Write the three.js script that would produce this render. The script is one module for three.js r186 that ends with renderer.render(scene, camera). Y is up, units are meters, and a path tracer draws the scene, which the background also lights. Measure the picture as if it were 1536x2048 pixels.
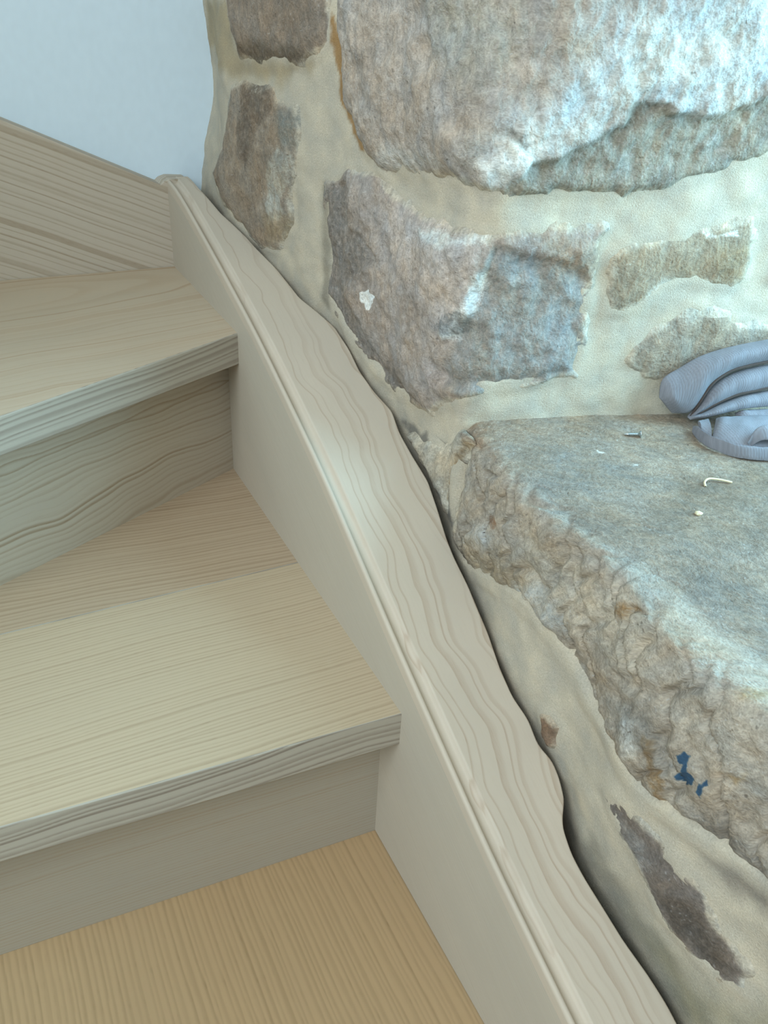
import * as THREE from 'three';
import { RectAreaLightUniformsLib } from 'three/addons/lights/RectAreaLightUniformsLib.js';

// ---------------------------------------------------------------- camera, sky, lights, exposure
const scene = new THREE.Scene();
const camera = new THREE.PerspectiveCamera(62.13, 0.75, 0.02, 50);
camera.position.set(-0.2582, 0.691, 0.9506);
camera.up.set(0.1968, 0.8495, -0.4896);
camera.lookAt(-0.2582 + 0.3987, 0.691 - 0.5255, 0.9506 - 0.7516);
const renderer = new THREE.WebGLRenderer();
renderer.toneMapping = THREE.LinearToneMapping;
renderer.toneMappingExposure = 1.0;
renderer.shadowMap.enabled = true;
RectAreaLightUniformsLib.init();
scene.background = new THREE.Color().setRGB(0.55, 0.74, 0.92);
function areaLight(name, r, g, b, power, w, h, at, to) {
  const l = new THREE.RectAreaLight(new THREE.Color().setRGB(r, g, b), power, w, h);
  l.name = name; l.position.set(...at); l.lookAt(...to); scene.add(l); return l;
}
// daylight entering through the deep window in the stone wall and through the large window high in the left wall
areaLight('daylight_stone_window', 0.50, 1.0, 1.32, 11.5, 0.42, 0.6, [0.60, 0.74, 0.78], [0.0, 0.60, 0.70]);
areaLight('daylight_room_window', 0.87, 1.0, 1.07, 7.3, 1.3, 1.1, [-1.22, 1.55, 1.35], [0.0, 1.1, 1.1]);

// ---------------------------------------------------------------- small tools
let seed = 7;
const rnd = () => { seed = (seed * 1664525 + 1013904223) >>> 0; return seed / 4294967296; };
const perm = new Uint8Array(512), gxs = new Float32Array(256), gys = new Float32Array(256);
{
  const p = [...Array(256).keys()];
  for (let i = 255; i > 0; i--) { const j = Math.floor(rnd() * (i + 1)); [p[i], p[j]] = [p[j], p[i]]; }
  for (let i = 0; i < 512; i++) perm[i] = p[i & 255];
  for (let i = 0; i < 256; i++) { const a = rnd() * Math.PI * 2; gxs[i] = Math.cos(a); gys[i] = Math.sin(a); }
}
function noise(x, y) {                                   // gradient noise, about -0.7 .. 0.7
  const xf = Math.floor(x), yf = Math.floor(y), X = xf & 255, Y = yf & 255, dx = x - xf, dy = y - yf;
  const u = dx * dx * dx * (dx * (dx * 6 - 15) + 10), v = dy * dy * dy * (dy * (dy * 6 - 15) + 10);
  const a = perm[perm[X] + Y], b = perm[perm[X + 1] + Y], c = perm[perm[X] + Y + 1], d = perm[perm[X + 1] + Y + 1];
  const n0 = gxs[a] * dx + gys[a] * dy, n1 = gxs[b] * (dx - 1) + gys[b] * dy;
  const n2 = gxs[c] * dx + gys[c] * (dy - 1), n3 = gxs[d] * (dx - 1) + gys[d] * (dy - 1);
  return (n0 + u * (n1 - n0)) * (1 - v) + (n2 + u * (n3 - n2)) * v;
}
function fbm(x, y, o = 4) { let s = 0, a = 1; for (let i = 0; i < o; i++) { s += a * noise(x, y); x = x * 2.03 + 17.3; y = y * 2.03 + 9.1; a *= 0.5; } return s; }
const clamp = (x, a = 0, b = 1) => Math.min(b, Math.max(a, x));
const smooth = (a, b, x) => { const t = clamp((x - a) / (b - a)); return t * t * (3 - 2 * t); };
const lin = c => { c /= 255; return c <= 0.04045 ? c / 12.92 : ((c + 0.055) / 1.055) ** 2.4; };
function table(t, x) {
  if (x <= t[0][0]) return t[0][1];
  for (let i = 1; i < t.length; i++) if (x <= t[i][0]) { const k = (x - t[i - 1][0]) / (t[i][0] - t[i - 1][0]); return t[i - 1][1] + k * (t[i][1] - t[i - 1][1]); }
  return t[t.length - 1][1];
}
function polySd(P, x, y) {                               // signed distance, inside positive
  let d = 1e9, inside = false;
  for (let i = 0, j = P.length - 1; i < P.length; j = i++) {
    const ax = P[j][0], ay = P[j][1], ex = P[i][0] - ax, ey = P[i][1] - ay, wx = x - ax, wy = y - ay;
    const t = clamp((wx * ex + wy * ey) / (ex * ex + ey * ey + 1e-12)), qx = wx - ex * t, qy = wy - ey * t;
    d = Math.min(d, qx * qx + qy * qy);
    if ((P[i][1] > y) !== (ay > y) && x < (P[j][0] - P[i][0]) * (y - P[i][1]) / (ay - P[i][1]) + P[i][0]) inside = !inside;
  }
  return inside ? Math.sqrt(d) : -Math.sqrt(d);
}
const bbox = (P, m) => [Math.min(...P.map(p => p[0])) - m, Math.max(...P.map(p => p[0])) + m, Math.min(...P.map(p => p[1])) - m, Math.max(...P.map(p => p[1])) + m];
function dataTex(data, w, h, srgb, wrap = THREE.MirroredRepeatWrapping) {
  const t = new THREE.DataTexture(data, w, h, THREE.RGBAFormat);
  if (srgb) t.colorSpace = THREE.SRGBColorSpace;
  t.magFilter = THREE.LinearFilter; t.minFilter = THREE.LinearMipmapLinearFilter; t.generateMipmaps = true;
  t.wrapS = t.wrapT = wrap; t.needsUpdate = true; return t;
}
const taken = {};
function numbered(name) { const n = taken[name] = (taken[name] ?? -1) + 1; return n ? `${name}_${String(n).padStart(3, '0')}` : name; }
function mesh(name, geo, mat, parent = scene) {
  const m = new THREE.Mesh(geo, mat); m.name = parent === scene ? numbered(name) : name;
  m.castShadow = m.receiveShadow = true; parent.add(m); return m;
}
function group(name, data, parent = scene) { const g = new THREE.Group(); g.name = parent === scene ? numbered(name) : name; Object.assign(g.userData, data || {}); parent.add(g); return g; }
const structure = (o, label) => { o.userData.kind = 'structure'; if (label) { o.userData.label = label; o.userData.category = label.split('|')[1]; o.userData.label = label.split('|')[0]; } return o; };
function box(x0, x1, y0, y1, z0, z1) { const g = new THREE.BoxGeometry(x1 - x0, y1 - y0, z1 - z0); g.translate((x0 + x1) / 2, (y0 + y1) / 2, (z0 + z1) / 2); return g; }

// ---------------------------------------------------------------- wood
// a board is a slice through a log: rings around a wandering pith, ring-porous, with pores and fibre along the grain
function woodMap(o) {
  const { W, H, px = 1024, py = 512, ring = 0.003, p0 = 0.2, q0 = 0.02, theta = 0, tilt = 0, wob = 0.004, light = [205, 184, 150], dark = [160, 132, 98], s = 1, depth = 0.6, fibre = 1, curl = 1, fall = 0.75, blot = 1, sparse = 0 } = o;
  const d = new Uint8Array(px * py * 4), ct = Math.cos(theta), st = Math.sin(theta);
  for (let j = 0; j < py; j++) for (let i = 0; i < px; i++) {
    const a = i / px * W, b = j / py * H;
    const wa = wob * fbm(a * 3.2 * curl + s * 7.7, b * 5 + s * 3.1, 3), wb = wob * fbm(a * 3.2 * curl + s * 1.3 + 50, b * 5 + s * 5.9, 3);
    const P = b * ct + p0 + wa, Q = b * st + q0 + tilt * a + wb;
    const r = Math.sqrt(P * P + Q * Q), rr = r / ring + 0.8 * noise(r * 120 + s, s * 3.3);
    const f = rr - Math.floor(rr), id = Math.floor(rr);
    const str = 0.55 + 0.9 * Math.abs(noise(id * 0.73 + s * 11, s * 2.7)) * 1.6;
    const pick = smooth(0.02, 0.3, noise(id * 0.61 + s * 17.3, a * 0.8 + s)) * 1.5;
    let k = smooth(0, 0.12, f) * (1 - sparse + sparse * pick) * (1 - smooth(0.12, fall, f)) * str;
    const fib = noise(a * 22 + s * 5, b * 1500) * 0.5 + noise(a * 60, b * 700 + s) * 0.5;
    const pore = Math.max(0, noise(a * 90 + s, b * 2600) - 0.28) * 1.6 * (0.35 + k);
    const mot = fbm(a * 6 + s, b * 14 + s * 2, 3);
    k = clamp(k * depth + fib * 0.13 * fibre + pore * 0.5 * fibre + mot * 0.16 * blot, 0, 1.2);
    const n = (j * px + i) * 4, br = 1 + 0.035 * mot;
    for (let c = 0; c < 3; c++) d[n + c] = clamp((light[c] + (dark[c] - light[c]) * k) * br, 0, 255);
    d[n + 3] = 255;
  }
  const t = dataTex(d, px, py, true); t.repeat.set(1 / W, 1 / H); return t;
}
const OAKD = [158, 134, 106];
const woodMat = (name, map, rough = 0.74) => { const m = new THREE.MeshStandardMaterial({ map, roughness: rough }); m.name = name; return m; };
const wood = {
  tread: woodMat('oak_tread', woodMap({ W: 1.0, H: 0.5, py: 1024, ring: 0.0042, p0: 0.35, q0: 0.1, tilt: 0.02, theta: 0.25, wob: 0.006, light: [194, 172, 142], dark: OAKD, s: 2, depth: 0.4 })),
  treadDark: woodMat('oak_tread_heartwood', woodMap({ W: 1.0, H: 0.5, py: 1024, ring: 0.0055, p0: 0.14, q0: 0.05, tilt: 0.05, theta: 0.2, wob: 0.012, light: [184, 160, 132], dark: [146, 120, 92], s: 3, depth: 0.5 })),
  treadPale: woodMat('oak_tread_pale', woodMap({ W: 1.0, H: 0.5, py: 1024, ring: 0.011, p0: -0.12, q0: 0.06, tilt: 0.06, theta: 0.15, wob: 0.018, light: [196, 176, 150], dark: [176, 146, 116], s: 4, depth: 0.6, sparse: 0.6 })),
  riser: woodMat('oak_riser', woodMap({ W: 1.0, H: 0.3, py: 512, ring: 0.0035, p0: 0.3, q0: 0.2, tilt: 0.02, theta: 0.3, light: [174, 164, 148], dark: OAKD, s: 5, depth: 0.28 })),
  cathedral: woodMat('oak_riser_cathedral', woodMap({ W: 1.0, H: 0.3, py: 512, ring: 0.0062, p0: -0.10, q0: 0.03, tilt: 0.11, theta: 0.05, wob: 0.02, curl: 1.6, light: [182, 168, 148], dark: [146, 124, 98], s: 6, depth: 0.7, sparse: 0.6 })),
  nose: woodMat('oak_nosing', woodMap({ W: 1.0, H: 0.3, py: 512, ring: 0.006, p0: 0.06, q0: 0.03, tilt: 0.1, theta: 0.3, wob: 0.012, light: [178, 168, 152], dark: [122, 108, 94], s: 7, depth: 0.62 })),
  panel: woodMat('oak_back_string', woodMap({ W: 1.0, H: 0.5, py: 1024, ring: 0.0075, fall: 0.5, p0: 0.3, q0: 0.15, tilt: 0.01, theta: 0.2, wob: 0.004, light: [194, 180, 162], dark: [150, 130, 106], s: 8, depth: 0.5 })),
  string: woodMat('oak_string_face', woodMap({ W: 1.2, H: 0.4, py: 1024, ring: 0.0032, p0: 0.4, q0: 0.2, tilt: 0.03, theta: 0.3, light: [194, 182, 164], dark: [170, 154, 134], s: 9, depth: 0.25 })),
  cap: woodMat('oak_string_cap', woodMap({ W: 1.2, H: 0.2, py: 512, ring: 0.0078, p0: 0.10, q0: 0.05, tilt: 0.03, theta: 0.25, wob: 0.016, curl: 3.0, fall: 0.55, light: [202, 186, 166], dark: [158, 130, 106], s: 14, depth: 0.26, fibre: 0.6, blot: 0.3, sparse: 0.95 })),
  floor: woodMat('oak_floor', woodMap({ W: 1.0, H: 1.0, py: 1024, ring: 0.0052, p0: 0.3, q0: 0.2, tilt: 0.015, theta: 0.2, wob: 0.008, light: [184, 152, 112], dark: [150, 122, 86], s: 11, depth: 0.5 })),
};

// prism over a polygon in plan (x, z), from y0 to y1, with eased edges; grain along direction ang in plan
function prism(poly, y0, y1, ang = 0, ease = 0.0016, off = 0) {
  const s = new THREE.Shape(poly.map(p => new THREE.Vector2(p[0], -p[1])));
  const g = new THREE.ExtrudeGeometry(s, { depth: y1 - y0 - 2 * ease, bevelEnabled: true, bevelThickness: ease, bevelSize: ease, bevelOffset: -ease, bevelSegments: 3, curveSegments: 1 });
  g.rotateX(-Math.PI / 2); g.translate(0, y0 + ease, 0);
  const P = g.attributes.position, N = g.attributes.normal, U = g.attributes.uv, ca = Math.cos(ang), sa = Math.sin(ang);
  for (let i = 0; i < P.count; i++) {
    const x = P.getX(i), y = P.getY(i), z = P.getZ(i), al = x * ca + z * sa, ac = -x * sa + z * ca;
    if (Math.abs(N.getY(i)) > 0.8) U.setXY(i, al + off, ac + off);
    else if (Math.abs(N.getX(i) * ca + N.getZ(i) * sa) > 0.8) U.setXY(i, ac + off, y);
    else U.setXY(i, al + off, y + off);
  }
  return g;
}

// ---------------------------------------------------------------- the staircase
const RISE = 0.185, NOSE = 0.035;
const edgeTable = [[-0.17, 0.030], [-0.12, 0.030], [-0.0552, 0.0369], [-0.0263, 0.044], [0.0017, 0.0502], [0.0207, 0.0528], [0.0628, 0.0617], [0.1183, 0.0677], [0.1426, 0.0772], [0.1685, 0.0862], [0.2029, 0.0882], [0.232, 0.0863], [0.2611, 0.0896], [0.2869, 0.0965], [0.3128, 0.0922], [0.3387, 0.0928], [0.367, 0.0954], [0.3954, 0.0911], [0.4224, 0.0862], [0.4394, 0.0847], [0.4659, 0.0848], [0.5063, 0.0818], [0.5354, 0.0771], [0.5578, 0.0758], [0.577, 0.0793], [0.5959, 0.077], [0.6089, 0.0819], [0.6216, 0.0806], [0.6366, 0.0759], [0.6434, 0.0692], [0.6522, 0.0638], [0.6698, 0.0602], [0.6864, 0.0602], [0.7063, 0.0619], [0.7285, 0.0635], [0.7524, 0.0676], [0.7703, 0.0692], [0.79, 0.0685], [0.85, 0.072], [0.95, 0.07], [1.2, 0.07]];
const topTable = [[-0.17, 0.4775], [-0.12, 0.474], [-0.06, 0.4575], [0.0, 0.4405], [0.08, 0.4165], [0.16, 0.3915], [0.2457, 0.3585], [0.3343, 0.3228], [0.42, 0.2805], [0.5, 0.2405], [0.5934, 0.1975], [0.65, 0.1705], [0.7, 0.1535], [0.7554, 0.134], [1.2, -0.02]];
const rounded = (t, x, h) => { let s = 0; for (let i = -3; i <= 3; i++) s += table(t, x + i * h / 3) * (4 - Math.abs(i)); return s / 16; };
const edgeX = z => rounded(edgeTable, z, 0.006);
const topY = z => rounded(topTable, z, 0.05);
const stair = group('staircase', { label: 'pale oak winder staircase with a string scribed to the stone wall', category: 'staircase' });
{
  const ZF = 1.06, Z0 = -0.166, st = 0.003, n = Math.round((ZF - Z0) / st);
  const loft = (ring, uvOf, capEnds) => {
    const pos = [], uv = [], idx = [], m = ring(0).length;
    for (let i = 0; i <= n; i++) { const z = Z0 + (ZF - Z0) * i / n; for (const p of ring(z)) { pos.push(p[0], p[1], z); uv.push(...uvOf(p, z)); } }
    for (let i = 0; i < n; i++) for (let k = 0; k < m - 1; k++) { const a = i * m + k, b = a + m; idx.push(a, b, a + 1, b, b + 1, a + 1); }
    if (capEnds) for (const [i, flip] of [[0, 1], [n, 0]]) {
      const base = pos.length / 3, z = Z0 + (ZF - Z0) * i / n, rg = ring(z);
      for (const p of rg) { pos.push(p[0], p[1], z); uv.push(p[0], p[1]); }
      const c = rg.reduce((s, p) => [s[0] + p[0] / m, s[1] + p[1] / m], [0, 0]); pos.push(c[0], c[1], z); uv.push(c[0], c[1]);
      for (let k = 0; k < m; k++) { const k2 = (k + 1) % m; idx.push(...(flip ? [base + m, base + k, base + k2] : [base + m, base + k2, base + k])); }
    }
    let g = new THREE.BufferGeometry(); g.setAttribute('position', new THREE.Float32BufferAttribute(pos, 3)); g.setAttribute('uv', new THREE.Float32BufferAttribute(uv, 2)); g.setIndex(idx); g.computeVertexNormals(); return g;
  };
  const run = z => z * 1.09;
  const CAP = 0.0125;
  const face = loft(z => { const t = topY(z) - CAP, e = edgeX(z) - 0.022; return [[0, -0.0], [0, t], [e, t], [e, 0]].map(p => [p[0], Math.max(0.001, p[1])]); }, (p, z) => [run(z) , p[1] + 0.44 * z + p[0]], true);
  // ring order above makes the inner face point to -x
  const string = mesh('wall_string', face.toNonIndexed(), wood.string, stair); string.geometry.computeVertexNormals();
  string.userData.label = 'oak wall string rising along the stone wall';
  const prof = [[0, -CAP], [0, -0.0036], [0.0004, -0.0014], [0.0016, -0.0002], [0.0034, -0.0002], [0.0044, -0.0016], [0.0056, -0.0034], [0.0080, -0.0042], [0.0106, -0.0042], [0.0122, -0.0034], [0.0131, -0.0014], [0.0139, 0], [0.0152, 0.0003], [0.0166, 0]];
  const cap = loft(z => {
    const t = topY(z), e = edgeX(z), r = prof.map(p => [p[0], t + p[1]]);
    for (let k = 1; k <= 6; k++) r.push([0.0166 + (e - 0.0015 - 0.0166) * k / 6, t]);
    r.push([e - 0.0004, t - 0.0004], [e, t - 0.0015], [e, t - CAP]);
    return r.map(p => [p[0], Math.max(0.002, p[1])]);
  }, (p, z) => [run(z), p[0] + (topY(z) - p[1]) * 0.7 + 0.02], true);
  const capm = mesh('moulded_capping', cap, wood.cap, string);
  capm.userData.label = 'moulded top edge, its outer side cut in waves to follow the stones';
}
const a1 = 0.0502, a2 = 0.4716;                         // how far the two risers turn out of square
const r1 = x => 0.4816 + x * Math.tan(a1), n1 = x => 0.5144 + x * Math.tan(a1);
const r2 = x => 0.0684 - x * Math.tan(a2), n2 = x => 0.1093 - x * Math.tan(a2);
const XL = -0.76, XR = 0.008, ZB = -0.1539;
{
  const t1 = group('tread', { label: 'lower tread glued from a pale front board and a darker back board' }, stair);
  const joint = x => 0.2815 - 0.01 * x;
  mesh('board', prism([[XR, n1(XR)], [XL, n1(XL)], [XL, joint(XL)], [XR, joint(XR)]], RISE - NOSE, RISE, 0, 0.0012, 0.03), [wood.tread, wood.nose], t1);
  mesh('board', prism([[XR, joint(XR)], [XL + 0.3, joint(XL + 0.3)], [XL + 0.3, r2(XL + 0.3) - 0.01], [XR, r2(XR) - 0.01]], RISE - NOSE, RISE, 0.03, 0.0005, 0.4), [wood.treadDark, wood.nose], t1);
  const x3 = -0.335;                                      // where the third riser meets the back string
  mesh('tread', prism([[XR, n2(XR)], [XL, n2(XL)], [XL, 0.30], [x3 - 0.02, ZB], [XR, ZB]], 2 * RISE - NOSE, 2 * RISE, -a2 * 0.35, 0.0014, 0.22), [wood.treadPale, wood.nose], stair).userData.label = 'upper kite shaped tread with pale figured grain';
  mesh('riser', prism([[XR, r1(XR)], [XL, r1(XL)], [XL, r1(XL) - 0.018], [XR, r1(XR) - 0.018]], 0.0, RISE - NOSE + 0.001, 0, 0.0005, 0.1), [wood.riser, wood.riser], stair);
  mesh('riser', prism([[XR, r2(XR)], [XL, r2(XL)], [XL, r2(XL) - 0.02], [XR, r2(XR) - 0.02]], RISE - 0.004, 2 * RISE - NOSE + 0.001, -a2, 0.0005, 0.0), [wood.cathedral, wood.cathedral], stair);
  // the turn goes on to the left, out of the picture
  mesh('riser', prism([[x3, ZB], [XL, 0.36], [XL - 0.02, 0.345], [x3 - 0.024, ZB]], 2 * RISE - 0.004, 3 * RISE - NOSE + 0.001, -0.9, 0.0005, 0.2), [wood.riser, wood.riser], stair);
  mesh('tread', prism([[x3 + 0.03, ZB], [XL + 0.02, 0.40], [XL, 0.30], [XL + 0.02, ZB]], 3 * RISE - NOSE, 3 * RISE, -0.9, 0.0014, 0.1), [wood.tread, wood.nose], stair);
  for (let k = 0; k < 2; k++) {
    const x = XL - 0.24 * k;
    mesh('riser', prism([[x, ZB], [x, 0.40], [x - 0.018, 0.40], [x - 0.018, ZB]], (3 + k) * RISE - 0.004, (4 + k) * RISE - NOSE + 0.001, Math.PI / 2, 0.0005, 0.3 * k), [wood.riser, wood.riser], stair);
    mesh('tread', prism([[x + 0.03, ZB], [x + 0.03, 0.40], [x - 0.25, 0.40], [x - 0.25, ZB]], (4 + k) * RISE - NOSE, (4 + k) * RISE, Math.PI / 2, 0.0014, 0.2 * k), [wood.tread, wood.nose], stair);
  }
  const nw = mesh('newel_post', prism([[XL - 0.045, 0.40], [XL + 0.045, 0.40], [XL + 0.045, 0.49], [XL - 0.045, 0.49]], 0, 1.35, Math.PI / 2, 0.003), [wood.riser, wood.riser], stair);
  nw.userData.label = 'square oak newel at the inside of the turn';
  // back string: a board on edge against the white wall, rising to the left
  const sl = 0.445, pts = [[0.026, RISE * 2 - 0.03], [0.026, 0.4755], [0.004, 0.4768], [-0.0035, 0.4745], [-0.0085, 0.4705]];
  for (let k = 1; k <= 12; k++) { const x = -0.0085 - 0.09 * k; pts.push([x, 0.4705 + 0.0 + sl * (-x - 0.0085)]); }
  pts.push([-1.0885, 0.62]); for (let k = 0; k < 4; k++) pts.push([-1.0 + 0.2 * k, 0.56 - 0.045 * k]); pts.push([-0.3, 2 * RISE - 0.03]);
  const sh = new THREE.Shape(pts.map(p => new THREE.Vector2(p[0], p[1])));
  const g = new THREE.ExtrudeGeometry(sh, { depth: 0.031, bevelEnabled: true, bevelThickness: 0.001, bevelSize: 0.001, bevelOffset: -0.001, bevelSegments: 2 });
  g.translate(0, 0, -0.1869 + 0.001);
  const P = g.attributes.position, U = g.attributes.uv, cs = Math.cos(0.405), sn = Math.sin(0.405);
  for (let i = 0; i < P.count; i++) { const x = P.getX(i), y = P.getY(i); U.setXY(i, -x * cs + y * sn, x * sn + y * cs + P.getZ(i)); }
  mesh('back_string', g, wood.panel, stair).userData.label = 'oak back string with dark slanting grain below the white wall';
}

// ---------------------------------------------------------------- the stone wall
const stones1 = [
  ["a",[[-0.4278,0.6714],[-0.4233,0.6448],[-0.4071,0.6232],[-0.3679,0.6209],[-0.3296,0.6258],[-0.29,0.6248],[-0.2684,0.634],[-0.2439,0.6439],[-0.2416,0.6635],[-0.2459,0.6784],[-0.2587,0.7186],[-0.3258,0.7337],[-0.4086,0.7225]]],
  ["b",[[-0.4281,0.593],[-0.4393,0.5622],[-0.4585,0.5286],[-0.5226,0.4874],[-0.4546,0.4637],[-0.3785,0.4325],[-0.3361,0.4398],[-0.3074,0.478],[-0.3124,0.4972],[-0.299,0.5337],[-0.2925,0.5671],[-0.3003,0.5862],[-0.3361,0.5888],[-0.3403,0.6019],[-0.3694,0.5944],[-0.3991,0.5983]]],
  ["c",[[-0.2381,0.7361],[-0.2306,0.6565],[-0.2225,0.6338],[-0.2209,0.6018],[-0.1959,0.5803],[-0.1669,0.5598],[-0.1424,0.5516],[-0.117,0.5601],[-0.0687,0.5648],[-0.0179,0.5686],[0.0046,0.564],[0.0335,0.565],[0.0722,0.5684],[0.1089,0.5653],[0.1443,0.5716],[0.183,0.582],[0.2093,0.5921],[0.2318,0.6008],[0.2839,0.6213],[0.2858,0.6811],[0.2338,0.7546],[0.0555,0.7596]]],
  ["d",[[-0.2488,0.5236],[-0.252,0.485],[-0.2437,0.4521],[-0.2486,0.4147],[-0.2104,0.3889],[-0.1393,0.3665],[-0.1042,0.3592],[-0.0463,0.3658],[-0.0279,0.3839],[0.0164,0.4045],[0.0467,0.4082],[0.0768,0.4143],[0.0985,0.4183],[0.1025,0.4405],[0.0981,0.458],[0.1,0.4832],[0.0976,0.5075],[0.0994,0.5309],[0.1037,0.5404],[0.0772,0.5403],[0.0372,0.5381],[0.0063,0.5324],[-0.04,0.5324],[-0.0803,0.5313],[-0.1257,0.5361],[-0.1501,0.5503],[-0.2083,0.5465]]],
  ["e",[[0.1125,0.5174],[0.1252,0.5271],[0.1534,0.5331],[0.1813,0.541],[0.2263,0.5471],[0.2321,0.5235],[0.2321,0.5011],[0.2228,0.4941],[0.2107,0.497],[0.1879,0.4992],[0.162,0.4972],[0.1512,0.487],[0.1423,0.4778],[0.1259,0.4725],[0.1167,0.4747],[0.1156,0.4954]]],
  ["f",[[0.1453,0.4285],[0.1496,0.4441],[0.1585,0.455],[0.174,0.4656],[0.189,0.4774],[0.216,0.478],[0.2335,0.4649],[0.2488,0.4603],[0.2772,0.4599],[0.2875,0.4279],[0.2143,0.4155],[0.1818,0.4139],[0.1625,0.4167]]],
];
const patch1 = [
  ["a",[96,82,64],0.8,0.006,0.006,[[-0.408,0.6368],[-0.4072,0.6222],[-0.3679,0.62],[-0.29,0.624],[-0.2684,0.6332],[-0.2899,0.6385],[-0.3671,0.6352]]],
  ["b",[104,88,72],0.8,0.006,0.008,[[-0.3993,0.596],[-0.3403,0.6019],[-0.3314,0.5756],[-0.3715,0.5562],[-0.3946,0.5178],[-0.4129,0.5506]]],
  ["b",[172,168,155],0.8,0.003,0.007,[[-0.3324,0.5474],[-0.301,0.5381],[-0.3233,0.495],[-0.3127,0.482],[-0.3504,0.4687],[-0.3603,0.4772],[-0.3481,0.5255]]],
  ["b",[120,124,118],0.6,0.008,0.008,[[-0.3312,0.5826],[-0.2904,0.583],[-0.2948,0.5484],[-0.3217,0.549]]],
  ["b",[134,118,92],0.7,0.008,0.008,[[-0.3658,0.4708],[-0.302,0.4792],[-0.3246,0.448],[-0.3568,0.4404]]],
  ["c",[170,154,138],0.75,0.02,0.02,[[-0.2236,0.6569],[-0.1637,0.6709],[-0.0848,0.6649],[-0.0724,0.6358],[-0.0877,0.5804],[-0.1544,0.5557],[-0.1962,0.5844],[-0.2213,0.6099]]],
  ["c",[150,148,132],0.5,0.02,0.02,[[-0.0804,0.6843],[-0.0165,0.6951],[0.0187,0.6703],[-0.0176,0.6377],[-0.0592,0.6469]]],
  ["c",[192,196,192],0.75,0.02,0.025,[[0.0831,0.6906],[0.2104,0.714],[0.2331,0.6469],[0.1575,0.6314],[0.1019,0.6363],[0.0646,0.6124],[0.034,0.5881],[0.0128,0.5757],[-0.009,0.5928],[0.0431,0.6281]]],  // pale tone of the boulder, partly window light put into the colour
  ["c",[222,222,214],0.9,0.004,0.008,[[-0.0072,0.5828],[0.0253,0.5964],[0.0357,0.5898],[0.0189,0.5723],[0.0078,0.5696]]],
  ["c",[205,202,194],0.7,0.006,0.01,[[-0.1469,0.559],[-0.1262,0.5783],[-0.0796,0.5817],[-0.0472,0.576],[-0.0852,0.5637]]],
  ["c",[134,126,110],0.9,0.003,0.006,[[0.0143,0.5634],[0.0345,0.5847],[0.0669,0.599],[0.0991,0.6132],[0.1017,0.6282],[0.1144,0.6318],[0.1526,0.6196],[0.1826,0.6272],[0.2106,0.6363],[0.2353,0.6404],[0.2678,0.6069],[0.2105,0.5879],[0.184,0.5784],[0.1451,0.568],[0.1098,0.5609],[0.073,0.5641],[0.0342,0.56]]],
  ["c",[90,84,74],0.8,0.003,0.004,[[0.0162,0.6079],[0.0323,0.5999],[0.0314,0.5932],[0.0234,0.5964]]],
  ["c",[112,98,84],0.6,0.003,0.004,[[0.1002,0.6265],[0.1144,0.6318],[0.1306,0.629],[0.1174,0.6187],[0.1013,0.6116]]],
  ["d",[112,104,95],0.75,0.012,0.012,[[-0.2563,0.5223],[-0.2079,0.54],[-0.1861,0.504],[-0.1401,0.4786],[-0.2017,0.4281],[-0.1329,0.3946],[-0.0557,0.3697],[-0.1036,0.3543],[-0.2102,0.3863],[-0.255,0.4129]]],
  ["d",[186,172,160],0.85,0.01,0.012,[[-0.1441,0.5261],[-0.0549,0.531],[0.008,0.5342],[0.0039,0.4998],[-0.0134,0.4632],[-0.0441,0.4619],[-0.081,0.4767],[-0.1177,0.4932]]],
  ["d",[136,134,128],0.85,0.006,0.01,[[0.0148,0.5268],[0.0515,0.5231],[0.094,0.5154],[0.0978,0.4832],[0.1022,0.4227],[0.0167,0.4022],[-0.0272,0.4053],[-0.0238,0.4337],[-0.0057,0.4615],[0.0039,0.4998]]],
  ["d",[214,214,206],0.9,0.003,0.006,[[0.0013,0.5057],[0.0125,0.5057],[0.0024,0.4758],[-0.0106,0.4471],[-0.0258,0.4462],[-0.0092,0.4811]]],
  ["d",[216,216,206],0.85,0.003,0.006,[[-0.0788,0.5215],[-0.0247,0.5283],[0.006,0.5342],[0.0089,0.5268],[-0.0376,0.5174],[-0.0731,0.5127]]],
  ["d",[150,130,110],0.8,0.01,0.012,[[0.0372,0.5381],[0.1037,0.5404],[0.1022,0.5055],[0.0609,0.5154]]],
  ["d",[235,236,232],1,0.0008,0.002,[[-0.1669,0.4408],[-0.1526,0.4492],[-0.139,0.4465],[-0.1449,0.4371],[-0.1486,0.4301],[-0.1573,0.4305],[-0.1664,0.4336]]],
  ["d",[168,156,150],0.7,0.004,0.008,[[-0.0521,0.405],[-0.0366,0.4132],[-0.0196,0.4083],[-0.0414,0.3902]]],
  ["d",[98,98,94],0.7,0.002,0.01,[[-0.0255,0.4677],[-0.0071,0.4694],[-0.0001,0.4593],[-0.0262,0.4483],[-0.0384,0.4507]]],
  ["e",[222,220,210],0.95,0.0015,0.004,[[0.1843,0.5379],[0.1954,0.5368],[0.2131,0.5384],[0.2153,0.5353],[0.1963,0.5333],[0.1878,0.5328]]],
  ["e",[140,116,84],0.7,0.01,0.01,[[0.2034,0.5234],[0.2287,0.5275],[0.2327,0.499],[0.2102,0.4991]]],
  ["f",[176,170,156],0.7,0.005,0.006,[[0.1849,0.4762],[0.2069,0.4781],[0.2024,0.4609],[0.1876,0.4654]]],
];
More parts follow.
